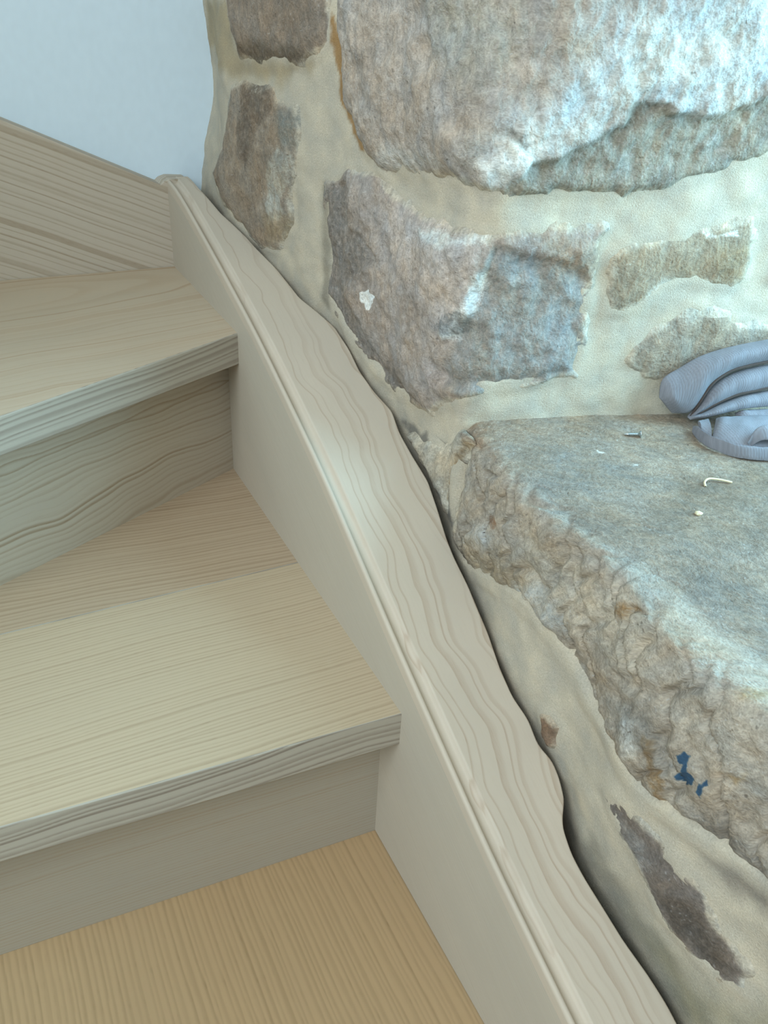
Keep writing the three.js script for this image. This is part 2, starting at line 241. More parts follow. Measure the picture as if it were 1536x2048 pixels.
const stones2 = [
  ["g",[[0.4181,-0.0049],[0.4,-0.0385],[0.3986,-0.062],[0.3995,-0.0957],[0.4098,-0.1218],[0.4427,-0.1254],[0.4767,-0.1129],[0.506,-0.1019],[0.5454,-0.0923],[0.5785,-0.0963],[0.6021,-0.1046],[0.6249,-0.1158],[0.6592,-0.1177],[0.6826,-0.1212],[0.7058,-0.125],[0.7235,-0.1197],[0.7493,-0.1139],[0.77,-0.1101],[0.7956,-0.1068],[0.8206,-0.0992]]],
  ["h",[[0.6711,-0.1517],[0.6846,-0.1587],[0.708,-0.17],[0.7242,-0.1818],[0.7416,-0.1968],[0.7674,-0.1992],[0.7877,-0.1998],[0.8027,-0.1855],[0.8041,-0.1675],[0.7908,-0.162],[0.7747,-0.1597],[0.7603,-0.1436],[0.7438,-0.1445],[0.7246,-0.1378],[0.7067,-0.1361],[0.6834,-0.1409]]],
  ["i",[[0.5827,-0.1618],[0.5943,-0.1542],[0.6062,-0.1568],[0.6065,-0.1753],[0.599,-0.188],[0.5887,-0.181]]],
  ["j",[[0.3109,-0.0521],[0.3442,-0.0416],[0.3695,-0.0348],[0.3876,-0.0281],[0.4034,-0.0056],[0.4162,-0.0021],[0.4056,-0.0232],[0.4011,-0.0428],[0.4019,-0.0652],[0.4005,-0.0897],[0.3872,-0.0924],[0.3654,-0.0763],[0.3442,-0.068]]],
];
const patch2 = [
  ["g",[136,118,100],0.9,0.004,0.006,[[0.4072,-0.0066],[0.5093,0.0106],[0.5882,0.0162],[0.6516,0.0305],[0.7277,0.0373],[0.8027,0.0424],[0.8247,0.2858],[0.5356,0.9353],[0.4157,0.2602],[0.3792,0.0008]]],
  ["g",[112,98,82],0.7,0.02,0.02,[[0.5407,0.1182],[0.5566,0.2272],[0.661,0.1389],[0.6321,0.0894],[0.598,0.0692]]],
  ["g",[128,124,116],0.6,0.02,0.02,[[0.436,0.0226],[0.4634,0.0981],[0.5362,0.1066],[0.5753,0.0502],[0.532,0.0149]]],
  ["g",[112,104,94],0.6,0.02,0.02,[[0.5616,0.0178],[0.6159,0.0797],[0.6878,0.0939],[0.7287,0.0457],[0.6755,0.0372],[0.615,0.0143]]],
  ["g",[206,204,196],0.9,0.001,0.003,[[0.4797,0.0923],[0.483,0.0941],[0.4871,0.0954],[0.4881,0.0932],[0.4839,0.0915]]],
  ["g",[206,204,196],0.9,0.001,0.003,[[0.5121,0.1084],[0.5134,0.112],[0.5159,0.1096],[0.5147,0.1064]]],
  ["g",[122,94,72],0.9,0.001,0.002,[[0.4776,-0.0424],[0.488,-0.0389],[0.4941,-0.0426],[0.4873,-0.0497],[0.4785,-0.0495]]],
  ["g",[188,186,180],0.7,0.006,0.01,[[0.4388,-0.0661],[0.492,-0.0477],[0.5096,-0.0505],[0.4887,-0.069],[0.4433,-0.0836]]],
  ["g",[150,134,108],0.7,0.015,0.015,[[0.4361,-0.0988],[0.5036,-0.0593],[0.5452,-0.0637],[0.5376,-0.0933],[0.472,-0.1136],[0.4185,-0.1214]]],
  ["g",[178,166,146],0.7,0.02,0.02,[[0.5334,-0.0217],[0.6094,-0.0122],[0.6729,-0.0019],[0.6652,-0.0403],[0.5966,-0.0596],[0.5365,-0.0605]]],
  ["g",[180,180,174],0.7,0.008,0.012,[[0.5194,-0.0871],[0.5686,-0.0519],[0.5887,-0.0699],[0.5653,-0.0868]]],
  ["g",[140,106,66],0.85,0.003,0.004,[[0.6349,-0.0199],[0.6506,-0.0024],[0.6566,-0.0013],[0.6443,-0.0197]]],
  ["g",[128,100,66],0.85,0.002,0.004,[[0.6952,-0.0716],[0.6995,-0.0719],[0.7137,-0.0934],[0.7214,-0.1183],[0.7157,-0.1189],[0.7036,-0.0946]]],
  ["g",[180,170,154],0.5,0.02,0.02,[[0.6948,-0.0224],[0.752,0.0174],[0.7763,-0.0296],[0.7282,-0.0448],[0.7043,-0.0547]]],
  ["g",[116,110,100],0.6,0.015,0.015,[[0.6378,-0.0889],[0.6733,-0.0625],[0.6976,-0.0738],[0.7009,-0.1158],[0.672,-0.1089]]],
  ["g",[140,116,80],0.7,0.004,0.004,[[0.7389,0.0029],[0.747,0.0159],[0.7487,0.0139],[0.7415,0.0]]],
  ["g",[200,196,186],0.8,0.006,0.008,[[0.6715,-0.0819],[0.6854,-0.0724],[0.6935,-0.082],[0.6875,-0.1017],[0.6762,-0.0952]]],
  ["g",[104,100,94],0.8,0.01,0.012,[[0.7256,-0.1128],[0.7507,-0.0941],[0.7912,-0.0904],[0.7966,-0.1056],[0.77,-0.1101],[0.7493,-0.1139]]],  // dark lower rim of the slab: cavity shade put into the colour
  ["g",[150,118,74],0.8,0.003,0.003,[[0.7538,-0.0484],[0.7608,-0.0394],[0.7615,-0.0438],[0.7562,-0.0508]]],
  ["g",[44,74,98],1,0.0006,0.0016,[[0.7197,-0.0638],[0.7234,-0.0581],[0.7269,-0.0585],[0.7275,-0.0642],[0.7281,-0.0699],[0.7337,-0.0711],[0.7348,-0.076],[0.7291,-0.0819],[0.7219,-0.0814],[0.7231,-0.075],[0.7264,-0.0707],[0.7256,-0.0656],[0.7221,-0.0665]]],
  ["g",[44,74,98],1,0.0006,0.0016,[[0.7367,-0.0689],[0.7397,-0.068],[0.7414,-0.0642],[0.7432,-0.0665],[0.7417,-0.072],[0.7415,-0.0786],[0.7392,-0.0758]]],
  ["g",[124,98,66],0.6,0.002,0.003,[[0.4113,-0.0093],[0.4005,-0.0308],[0.3953,-0.0537],[0.3949,-0.0772],[0.4038,-0.0729],[0.403,-0.0503],[0.4071,-0.0287],[0.4182,-0.0095]]],
  ["h",[150,146,140],0.6,0.006,0.01,[[0.6834,-0.1499],[0.7003,-0.1457],[0.7225,-0.1604],[0.7225,-0.176],[0.6953,-0.1615]]],
  ["h",[74,66,58],0.7,0.008,0.01,[[0.7408,-0.1791],[0.7644,-0.1634],[0.7992,-0.1752],[0.7836,-0.1998],[0.7494,-0.1944]]],
];
const mortarStainsAndShade = [
  [1,[150,112,62],0.9,0.002,0.004,[[-0.2418,0.6749],[-0.2333,0.6563],[-0.2225,0.6338],[-0.219,0.602],[-0.195,0.5804],[-0.1756,0.5667],[-0.1846,0.5653],[-0.2062,0.578],[-0.2274,0.5969],[-0.2323,0.621],[-0.2411,0.6441]]],
  [1,[150,128,88],0.6,0.01,0.01,[[-0.5658,0.6676],[-0.4278,0.6714],[-0.4233,0.6448],[-0.4075,0.6185],[-0.272,0.6276],[-0.3305,0.6029],[-0.4412,0.6014],[-0.5877,0.6152]]],
  [1,[120,112,96],0.6,0.006,0.006,[[-0.2563,0.5176],[-0.245,0.5243],[-0.2382,0.4535],[-0.2427,0.4003],[-0.2517,0.4085]]],
  [2,[96,92,86],0.8,0.003,0.005,[[0.2943,-0.0453],[0.3433,-0.0358],[0.373,-0.0576],[0.3926,-0.0577],[0.4073,-0.1016],[0.3784,-0.0919],[0.3388,-0.0696]]],
  [2,[110,104,92],0.6,0.012,0.012,[[0.6332,-0.2302],[0.6836,-0.1973],[0.737,-0.2114],[0.7956,-0.2361],[0.7729,-0.2752],[0.6862,-0.2454]]],
  [2,[128,122,92],0.5,0.02,0.02,[[0.7202,-0.2347],[0.7468,-0.2148],[0.8087,-0.203],[0.8292,-0.1774],[0.8354,-0.1947],[0.7968,-0.2659]]],
  [2,[104,96,88],0.6,0.008,0.008,[[0.7476,-0.1206],[0.7966,-0.1056],[0.801,-0.1179],[0.7686,-0.1283]]],  // streak under the slab: shade of the cavity painted on the mortar
];

const ZC = 0.395, PHI = 16.5 * Math.PI / 180, YS = 0.377;
const faceTable = [[-0.30, 0.045], [-0.06, 0.043], [0, 0.056], [0.06, 0.068], [0.12, 0.076], [0.17, 0.090], [0.23, 0.094], [0.29, 0.102], [0.34, 0.102], [0.39, 0.104], [0.42, 0.099], [0.47, 0.092], [0.51, 0.088], [0.56, 0.083], [0.61, 0.088], [0.635, 0.084], [0.655, 0.075], [0.69, 0.070], [0.73, 0.073], [0.78, 0.078], [0.85, 0.080], [1.4, 0.085]];
const cornerTable = [[0.40, 0.044], [0.472, 0.050], [0.497, 0.056], [0.555, 0.070], [0.599, 0.072], [0.636, 0.070], [0.667, 0.066], [0.75, 0.060], [0.9, 0.07]];
const faceX = (z, y) => { const t = smooth(-0.19, -0.03, z), a = rounded(faceTable, z, 0.02), b = rounded(cornerTable, y, 0.02); return b * (1 - t) + a * t; };
const CP = Math.cos(PHI), SP = Math.sin(PHI);
function raw1(u, y) { return u < 0 ? [faceX(ZC + u, y), y, ZC + u] : [faceX(ZC, y) + u * CP, y, ZC + u * SP]; }
const cornerR = y => table([[0.37, 0.012], [0.42, 0.022], [0.5, 0.03], [0.57, 0.03], [0.62, 0.05], [0.7, 0.06], [1.2, 0.03]], y);
function surf1(u, y) {                                   // front of the wall (u < 0) turning into the splayed reveal (u > 0)
  const r = cornerR(y); if (Math.abs(u) > r * 1.05) return raw1(u, y);
  const s = [0, 0, 0]; for (let i = -4; i <= 4; i++) { const p = raw1(u + r * i / 4, y); s[0] += p[0] / 9; s[1] += p[1] / 9; s[2] += p[2] / 9; } return s;
}
function raw2(z, v) { return v < 0 ? [faceX(z, YS), YS + v, z] : [faceX(z, YS) + v, YS + 0.02 * Math.min(v, 0.0), z]; }
function surf2(z, v) {                                   // front of the wall (v < 0) turning into the sill (v > 0)
  const r = 0.010 + 0.004 * noise(z * 18, 3.3); if (Math.abs(v) > r * 1.05) return raw2(z, v);
  const s = [0, 0, 0]; for (let i = -4; i <= 4; i++) { const p = raw2(z, v + r * i / 4); s[0] += p[0] / 9; s[1] += p[1] / 9; s[2] += p[2] / 9; } return s;
}
function normalOf(f, a, b) {
  const h = 0.002, p = f(a + h, b), q = f(a - h, b), r = f(a, b + h), s = f(a, b - h);
  const ax = p[0] - q[0], ay = p[1] - q[1], az = p[2] - q[2], bx = r[0] - s[0], by = r[1] - s[1], bz = r[2] - s[2];
  let nx = ay * bz - az * by, ny = az * bx - ax * bz, nz = ax * by - ay * bx; const l = Math.hypot(nx, ny, nz) || 1; nx /= l; ny /= l; nz /= l;
  return [nx, ny, nz];
}
const slab = stones2[0][1]; slab.push([1.26, -0.12], [1.26, 0.5], [0.33, 0.5], [0.33, 0.03], [0.405, 0.004]);
// stones on the reveal and the face beyond the picture's edge
stones1.push(['x', [[0.31, 0.42], [0.42, 0.41], [0.45, 0.47], [0.41, 0.51], [0.33, 0.50]]], ['x', [[0.26, 0.50], [0.30, 0.55], [0.44, 0.55], [0.46, 0.67], [0.34, 0.70], [0.31, 0.62]]],
  ['x', [[-0.56, 0.77], [-0.35, 0.76], [-0.30, 0.84], [-0.55, 0.90]]], ['x', [[-0.27, 0.79], [0.02, 0.79], [0.22, 0.79], [0.20, 0.90], [-0.05, 0.93], [-0.25, 0.88]]]);
stones2.push(['y', [[0.86, -0.20], [0.95, -0.21], [1.1, -0.16], [1.12, -0.25], [0.98, -0.31], [0.88, -0.28]]]);
const look = {                                            // base colour; relief height; edge width; roughness of relief; streak direction
  a: { c: [136, 120, 104], H: 0.005, e: 0.012, amp: 0.55 }, b: { c: [146, 130, 112], H: 0.004, e: 0.014, amp: 0.55 },
  c: { c: [164, 152, 140], H: 0.013, e: 0.016, amp: 0.9 }, d: { c: [162, 148, 136], H: 0.008, e: 0.016, amp: 0.85 },
  e: { c: [150, 134, 112], H: 0.003, e: 0.012, amp: 0.35 }, f: { c: [148, 134, 116], H: 0.003, e: 0.012, amp: 0.35 },
  g: { c: [160, 148, 132], H: 0.012, e: 0.016, amp: 0.8 }, h: { c: [120, 108, 98], H: 0.0015, e: 0.016, amp: 0.6 },
  i: { c: [128, 104, 84], H: 0.005, e: 0.005, amp: 0.5 }, j: { c: [136, 120, 102], H: 0.003, e: 0.010, amp: 0.5 }, k: { c: [112, 106, 98], H: 0.003, e: 0.012, amp: 0.6 },
  x: { c: [140, 134, 124], H: 0.012, e: 0.016, amp: 1.2 }, y: { c: [126, 120, 112], H: 0.012, e: 0.016, amp: 1.2 },
};
const MORTAR = [188, 176, 156];
function stonePaint(stones, patches, s0, s1, t0, t1, N, M, streak) {
  const col = new Float32Array(N * M * 3).fill(130), hgt = new Uint8Array(N * M * 4), out = new Uint8Array(N * M * 4);
  const S = (s1 - s0) / N, T = (t1 - t0) / M;
  const region = (P, m, fn) => { const b = bbox(P, m), i0 = Math.max(0, Math.floor((b[0] - s0) / S)), i1 = Math.min(N - 1, Math.ceil((b[1] - s0) / S)), j0 = Math.max(0, Math.floor((b[2] - t0) / T)), j1 = Math.min(M - 1, Math.ceil((b[3] - t0) / T));
    for (let j = j0; j <= j1; j++) for (let i = i0; i <= i1; i++) fn(i, j, s0 + (i + 0.5) * S, t0 + (j + 0.5) * T); };
  for (const [k, P] of stones) { const c = look[k].c; region(P, 0.012, (i, j, s, t) => { if (P.length > 24 || polySd(P, s, t) > -0.01) { const n = (j * N + i) * 3; col[n] = c[0]; col[n + 1] = c[1]; col[n + 2] = c[2]; } }); }
  for (const [, P] of stones) region(P, 0.004, (i, j, s, t) => {   // mortar smeared over the rims of the stones
    const d = polySd(P, s, t); if (d > 0.012) return;
    const w = 0.85 * smooth(0.004, -0.001, d - 0.004 * fbm(s * 60, t * 60, 3) - 0.0015) ; if (w > 0.003) { const n = (j * N + i) * 3; for (let q = 0; q < 3; q++) col[n + q] += (MORTAR[q] - col[n + q]) * w; }
  });
  let pi = 0;
  for (const [, c, str, soft, nz, P] of patches) {
    pi++;
    region(P, soft + nz * 1.2, (i, j, s, t) => {
      const d = polySd(P, s, t) + nz * (1.1 * fbm(s * 0.22 / nz + pi * 5, t * 0.22 / nz, 3) + 0.5 * noise(s * 900, t * 900) * Math.min(1, nz / 0.006));
      const w = str * smooth(-soft, soft, d) * (str < 0.99 ? clamp(0.86 + 0.75 * noise(s * 240 + pi, t * 240) + 0.5 * noise(s * 700, t * 700 + pi), 0, 1) : 1); if (w > 0.003) { const n = (j * N + i) * 3; for (let q = 0; q < 3; q++) col[n + q] += (c[q] - col[n + q]) * w; }
    });
  }
  for (let j = 0; j < M; j++) for (let i = 0; i < N; i++) {
    const s = s0 + (i + 0.5) * S, t = t0 + (j + 0.5) * T, n3 = (j * N + i) * 3, n4 = (j * N + i) * 4;
    const wx = 0.004 * noise(s * 40, t * 40 + 8), wy = 0.004 * noise(s * 40 + 40, t * 40);
    const sx = (s + wx) * streak[0] + (t + wy) * streak[1], sy = -(s + wx) * streak[1] + (t + wy) * streak[0];
    const big = fbm(s * 22 + 3, t * 22, 3), mid = fbm(sx * 140, sy * 80, 3), fine = fbm(sx * 430, sy * 330, 2), grit = noise(s * 980, t * 980) + 0.7 * noise(s * 1700 + 3, t * 1700);
    const warm = noise(s * 34 + 70, t * 34) + 0.6 * noise(sx * 130 + 20, sy * 60);
    const fleck = smooth(0.30, 0.5, noise(sx * 420 + 9, sy * 420)) * smooth(-0.1, 0.35, noise(s * 60, t * 60 + 33));
    const pit = smooth(0.34, 0.52, noise(sx * 380 + 77, sy * 260)) * smooth(0.0, 0.4, noise(s * 45 + 12, t * 45));
    const blue = col[n3 + 2] > col[n3] + 20;
    const br = blue ? 1 + 0.06 * mid : 1 + 0.12 * big + 0.13 * mid + 0.14 * fine + 0.13 * grit;
    for (let q = 0; q < 3; q++) {
      let v = col[n3 + q] * br * (blue ? 1 : 1 + warm * [0.05, 0.0, -0.06][q]);
      if (!blue) { v += fleck * (206 - v) * 0.35; v += pit * ([70, 62, 54][q] - v) * 0.4; }
      out[n4 + q] = clamp(v, 0, 255);
    }
    out[n4 + 3] = 255;
    hgt[n4] = hgt[n4 + 1] = hgt[n4 + 2] = clamp(128 + 55 * mid + 60 * fine + 40 * grit - 60 * pit + 16 * fleck, 0, 255); hgt[n4 + 3] = 255;
  }
  return { map: dataTex(out, N, M, true), bump: dataTex(hgt, N, M, false), uv: (s, t) => [(s - s0) / (s1 - s0), (t - t0) / (t1 - t0)] };
}
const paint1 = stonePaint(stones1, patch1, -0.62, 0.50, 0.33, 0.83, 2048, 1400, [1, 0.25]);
const paint2 = stonePaint(stones2, patch2, 0.30, 1.0, -0.38, 0.42, 1700, 2048, [0.8, -0.6]);
const stoneMat = (name, p) => { const m = new THREE.MeshStandardMaterial({ map: p.map, bumpMap: p.bump, bumpScale: 0.0013, roughness: 0.82 }); m.name = name; return m; };
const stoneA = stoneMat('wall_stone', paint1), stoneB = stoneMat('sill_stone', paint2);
const mortarTex = (() => {
  const N = 1024, c = new Uint8Array(N * N * 4), h = new Uint8Array(N * N * 4), W = 0.4;
  for (let j = 0; j < N; j++) for (let i = 0; i < N; i++) {
    const s = i / N * W, t = j / N * W, n = (j * N + i) * 4;
    const g = noise(s * 1300, t * 1300), g2 = noise(s * 620 + 5, t * 620), m = fbm(s * 40, t * 40, 3), sp = smooth(0.4, 0.55, noise(s * 800 + 31, t * 800));
    for (let q = 0; q < 3; q++) c[n + q] = clamp(MORTAR[q] * (1 + 0.10 * g + 0.07 * g2 + 0.07 * m) + sp * 26 + m * [3, 0, -4][q], 0, 255);
    c[n + 3] = h[n + 3] = 255; h[n] = h[n + 1] = h[n + 2] = clamp(128 + 90 * g + 30 * g2 + 20 * m, 0, 255);
  }
  return [dataTex(c, N, N, true), dataTex(h, N, N, false), W];
})();
const mortarMat = new THREE.MeshStandardMaterial({ map: mortarTex[0], bumpMap: mortarTex[1], bumpScale: 0.0008, roughness: 0.95, vertexColors: true }); mortarMat.name = 'lime_mortar';
const freeX = (p, on) => {                               // the string was cut to the stones: they stay behind its edge
  if (on && p[2] > -0.17 && p[2] < 1.1) { const k = 1 - smooth(0.02, 0.07, p[1] - topY(p[2])); if (k > 0) { const lim = edgeX(p[2]) + 0.002; if (p[0] < lim) p[0] += (lim - p[0]) * k; } }
  return p;
};
const relief = (a, b, L, k, front) => {
  const A = a + 0.004 * noise(a * 50, b * 50), B = b + 0.004 * noise(a * 50 + 9, b * 50);
  const ridge = 1 - Math.abs(noise(A * 34 + B * 14, B * 16 - A * 8)) * 2.2;
  return L.amp * front * (0.008 * fbm(a * 11 + k * 7.1, b * 11 + k * 3.3, 2) + 0.0018 * ridge + 0.0040 * fbm(A * 62 + k, B * 50, 4) + 0.0012 * noise(A * 190, B * 190) );
};
const wall = structure(group('wall_right'), 'rough stone wall with sandy mortar and a deep window reveal|stone wall');
const stoneSds = { 1: stones1, 2: stones2 };
function stoneMesh(f, which, P, key, k, mat, paint, step) {
  const L = look[key], b = bbox(P, 0.006), na = Math.ceil((b[1] - b[0]) / step), nb = Math.ceil((b[3] - b[2]) / step);
  const sd = new Float32Array((na + 1) * (nb + 1)), at = new Int32Array((na + 1) * (nb + 1)).fill(-1), pos = [], uv = [], idx = [];
  for (let j = 0; j <= nb; j++) for (let i = 0; i <= na; i++) {
    const a = b[0] + i * step, t = b[2] + j * step; sd[j * (na + 1) + i] = polySd(P, a, t) + 0.005 * fbm(a * 55 + k * 3, t * 55, 3);
  }
  const put = (i, j) => {
    const n = j * (na + 1) + i; if (at[n] >= 0) return at[n];
    const a = b[0] + i * step, t = b[2] + j * step, d = sd[n], p = f(a, t), nn = normalOf(f, a, t);
    let front = 1;
    if (which === 2 && key === 'g') front = 1.15 - 1.02 * smooth(-0.02, 0.03, t);
    if (key === 'c') front = 0.55 + 0.45 * smooth(0.55, 0.6, t);
    const env = smooth(-0.002, L.e * 1.2, d);
    let o = d > 0 ? L.H * (1 - Math.exp(-d / L.e * 1.6)) : d * 0.9;
    o += relief(a, t, L, k, front) * (0.15 + 0.85 * env) * (d > -0.004 ? 1 : 0);
    if (key === 'c') o -= 0.006 * smooth(-0.003, 0.003, polySd(patch1[10][5], a, t) + 0.006 * fbm(a * 60, t * 60, 3)) * smooth(0, 0.02, d);
    if (key === 'd') { o -= 0.006 * smooth(-0.004, 0.006, polySd(patch1[15][5], a, t) + 0.008 * fbm(a * 40, t * 40, 3)); o -= 0.005 * smooth(0, 0.01, polySd(patch1[13][5], a, t) + 0.01 * fbm(a * 30, t * 30, 2)); }
    if (key === 'g') {                                    // broken front edge: splits running down the face
      const split = 1 - smooth(0.0, 0.085, Math.abs(noise(a * 30 + 0.8 * noise(t * 40, a * 20) + 4, t * 9)));
      o -= 0.011 + front * (0.0045 * split * env - 0.003 * noise(a * 26 - t * 20, t * 12) * env);
    }
    const q = freeX([p[0] + nn[0] * o, p[1] + nn[1] * o, p[2] + nn[2] * o], true);
    at[n] = pos.length / 3; pos.push(...q); uv.push(...paint.uv(a, t)); return at[n];
  };
  const keep = (i, j) => i >= 0 && j >= 0 && i < na && j < nb && Math.max(sd[j * (na + 1) + i], sd[j * (na + 1) + i + 1], sd[(j + 1) * (na + 1) + i], sd[(j + 1) * (na + 1) + i + 1]) > -0.008;
  for (let j = 0; j < nb; j++) for (let i = 0; i < na; i++) if (keep(i, j)) {
    const A = put(i, j), B = put(i + 1, j), C = put(i + 1, j + 1), D = put(i, j + 1); idx.push(A, B, C, A, C, D);
  }
  const skirt = (i0, j0, i1, j1) => {                    // sides of the stone, running back into the wall
    const A = put(i0, j0), B = put(i1, j1), base = pos.length / 3;
    for (const [i, j, n] of [[i0, j0, A], [i1, j1, B]]) { const nn = normalOf(f, b[0] + i * step, b[2] + j * step); pos.push(pos[n * 3] - nn[0] * 0.03, pos[n * 3 + 1] - nn[1] * 0.03, pos[n * 3 + 2] - nn[2] * 0.03); uv.push(uv[n * 2], uv[n * 2 + 1]); }
    idx.push(A, base, base + 1, A, base + 1, B);
  };
  for (let j = 0; j < nb; j++) for (let i = 0; i < na; i++) if (keep(i, j)) {
    if (!keep(i - 1, j)) skirt(i, j + 1, i, j); if (!keep(i + 1, j)) skirt(i + 1, j, i + 1, j + 1);
    if (!keep(i, j - 1)) skirt(i, j, i + 1, j); if (!keep(i, j + 1)) skirt(i + 1, j + 1, i, j + 1);
  }
  const g = new THREE.BufferGeometry(); g.setAttribute('position', new THREE.Float32BufferAttribute(pos, 3)); g.setAttribute('uv', new THREE.Float32BufferAttribute(uv, 2)); g.setIndex(idx); g.computeVertexNormals();
  return g;
}
const stoneLabels = { c: 'large boulder over the corner of the window reveal', d: 'angular grey and pink corner stone', g: 'broad sill slab with a rough broken front edge', h: 'dark stone set low in the mortar' };
let sk = 0;
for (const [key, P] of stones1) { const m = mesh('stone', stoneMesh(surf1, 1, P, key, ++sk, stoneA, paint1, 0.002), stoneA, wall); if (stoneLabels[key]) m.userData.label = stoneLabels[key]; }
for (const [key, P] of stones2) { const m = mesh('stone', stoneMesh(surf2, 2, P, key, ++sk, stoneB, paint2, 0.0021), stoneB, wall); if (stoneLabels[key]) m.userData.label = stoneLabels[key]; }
function mortarMesh(f, which, a0, a1, b0, b1, step, sunk = 0) {
  const na = Math.ceil((a1 - a0) / step), nb = Math.ceil((b1 - b0) / step), pos = [], uv = [], col = [], idx = [];
  const boxes = stoneSds[which].map(s => [s[1], bbox(s[1], 0.01)]), stainsAndShade = mortarStainsAndShade.filter(m => m[0] === which).map(m => [...m, bbox(m[5], 0.03)]);
  for (let j = 0; j <= nb; j++) for (let i = 0; i <= na; i++) {
    const a = a0 + (a1 - a0) * i / na, t = b0 + (b1 - b0) * j / nb, p = f(a, t), nn = normalOf(f, a, t);
    let o = -0.002 - sunk + 0.0045 * fbm(p[2] * 14 + p[0] * 9, p[1] * 14 + p[0] * 5, 3) + 0.0006 * noise(p[2] * 160 + p[0] * 160, p[1] * 160);
    for (const [P, b] of boxes) if (a > b[0] && a < b[1] && t > b[2] && t < b[3]) { const d = polySd(P, a, t); if (d > -0.01) o += d > 0.008 ? -0.014 * smooth(0.008, 0.02, d) : 0.0015 * smooth(-0.01, 0, d); }
    const q = freeX([p[0] + nn[0] * o, p[1] + nn[1] * o, p[2] + nn[2] * o], true);
    pos.push(...q); uv.push(a / mortarTex[2], t / mortarTex[2]);
    const c = [1, 1, 1];
    for (const [, sc, str, soft, nz, P, b] of stainsAndShade) if (a > b[0] && a < b[1] && t > b[2] && t < b[3]) {
      const w = str * smooth(-soft, soft, polySd(P, a, t) + nz * 1.2 * fbm(a * 0.3 / nz, t * 0.3 / nz, 3));
      for (let n = 0; n < 3; n++) c[n] += (lin(sc[n]) / lin(MORTAR[n]) - c[n]) * w;
    }
    col.push(...c);
  }
  for (let j = 0; j < nb; j++) for (let i = 0; i < na; i++) { const A = j * (na + 1) + i, B = A + 1, D = A + na + 1, C = D + 1; idx.push(A, B, C, A, C, D); }
  const g = new THREE.BufferGeometry(); g.setAttribute('position', new THREE.Float32BufferAttribute(pos, 3)); g.setAttribute('uv', new THREE.Float32BufferAttribute(uv, 2)); g.setAttribute('color', new THREE.Float32BufferAttribute(col, 3)); g.setIndex(idx); g.computeVertexNormals(); return g;
}
mesh('mortar', mortarMesh(surf1, 1, -0.63, 0.53, YS - 0.035, 0.86, 0.0027), mortarMat, wall);
mesh('mortar', mortarMesh(surf2, 2, -0.3, 1.22, -0.39, -0.03, 0.003), mortarMat, wall);
mesh('mortar', mortarMesh(surf2, 2, 0.39, 0.47, -0.06, -0.002, 0.003, 0.007), mortarMat, wall);
mesh('mortar', mortarMesh(surf1, 1, -0.63, 0.53, 0.86, 2.55, 0.03), mortarMat, wall);
const rubble = new THREE.MeshStandardMaterial({ map: mortarTex[0], roughness: 0.95 }); rubble.name = 'rubble_core';
const flat = (poly, y0, y1) => prism(poly, y0, y1, 0, 0.002);
mesh('masonry_core', flat([[0.14, -0.42], [0.14, 0.365], [0.64, 0.515], [0.64, -0.42]], 0, 2.55), rubble, wall);
mesh('masonry_core', flat([[0.13, 0.30], [0.13, 1.3], [0.64, 1.3], [0.64, 0.30]], 0, 0.35), rubble, wall);
mesh('masonry_core', flat([[0.092, 1.2], [0.092, 2.7], [0.64, 2.7], [0.64, 1.03]], 0, 2.55), rubble, wall);
mesh('masonry_core', flat([[0.095, 0.39], [0.095, 1.25], [0.64, 1.25], [0.64, 0.39]], 1.09, 2.55), rubble, wall);

// ---------------------------------------------------------------- the rest of the room
const plaster = (() => {
  const N = 512, c = new Uint8Array(N * N * 4), h = new Uint8Array(N * N * 4);
  for (let j = 0; j < N; j++) for (let i = 0; i < N; i++) {
    const s = i / N, t = j / N, n = (j * N + i) * 4, m = fbm(s * 9, t * 9, 4), g = noise(s * 210, t * 210);
    for (let q = 0; q < 3; q++) c[n + q] = clamp([224, 238, 247][q] * (1 + 0.012 * m + 0.014 * g), 0, 255);
    h[n] = h[n + 1] = h[n + 2] = clamp(128 + 50 * g + 40 * m, 0, 255); c[n + 3] = h[n + 3] = 255;
  }
  const m = new THREE.MeshStandardMaterial({ map: dataTex(c, N, N, true), bumpMap: dataTex(h, N, N, false), bumpScale: 0.0006, roughness: 0.9 }); m.name = 'white_plaster'; return m;
})();
const room = (name, geo, label, mat = plaster) => structure(mesh(name, geo, mat), label);
const XW = -1.26;
room('floor', prism([[XW - 0.1, -0.3], [0.14, -0.3], [0.14, 2.7], [XW - 0.1, 2.7]], -0.06, 0, Math.PI / 2, 0.001, 0.3), 'oak floor at the foot of the stair with grain running along it|floor', [wood.floor, wood.floor]);
room('wall_back', box(XW - 0.1, 0.16, 0, 2.55, -0.32, -0.187), 'smooth white plaster wall above the slanting back string|wall');
function framedWindow(name, label, w, h, at, turn) {
  const g = structure(group(name), label); g.position.set(...at); g.rotation.set(...turn);
  const fm = new THREE.MeshStandardMaterial({ color: 0xe8e8e4, roughness: 0.4 }), gl = new THREE.MeshPhysicalMaterial({ color: 0xffffff, transmission: 1, thickness: 0, roughness: 0.02 });
  for (const s of [-1, 1]) { mesh('window_frame', box(s * w / 2 - 0.025, s * w / 2 + 0.025, -h / 2 - 0.025, h / 2 + 0.025, -0.03, 0.03), fm, g); mesh('window_frame', box(-w / 2 + 0.025, w / 2 - 0.025, s * h / 2 - 0.025, s * h / 2 + 0.025, -0.03, 0.03), fm, g); }
  mesh('pane', box(-w / 2 + 0.02, w / 2 - 0.02, -h / 2 + 0.02, h / 2 - 0.02, -0.003, 0.003), gl, g);
}
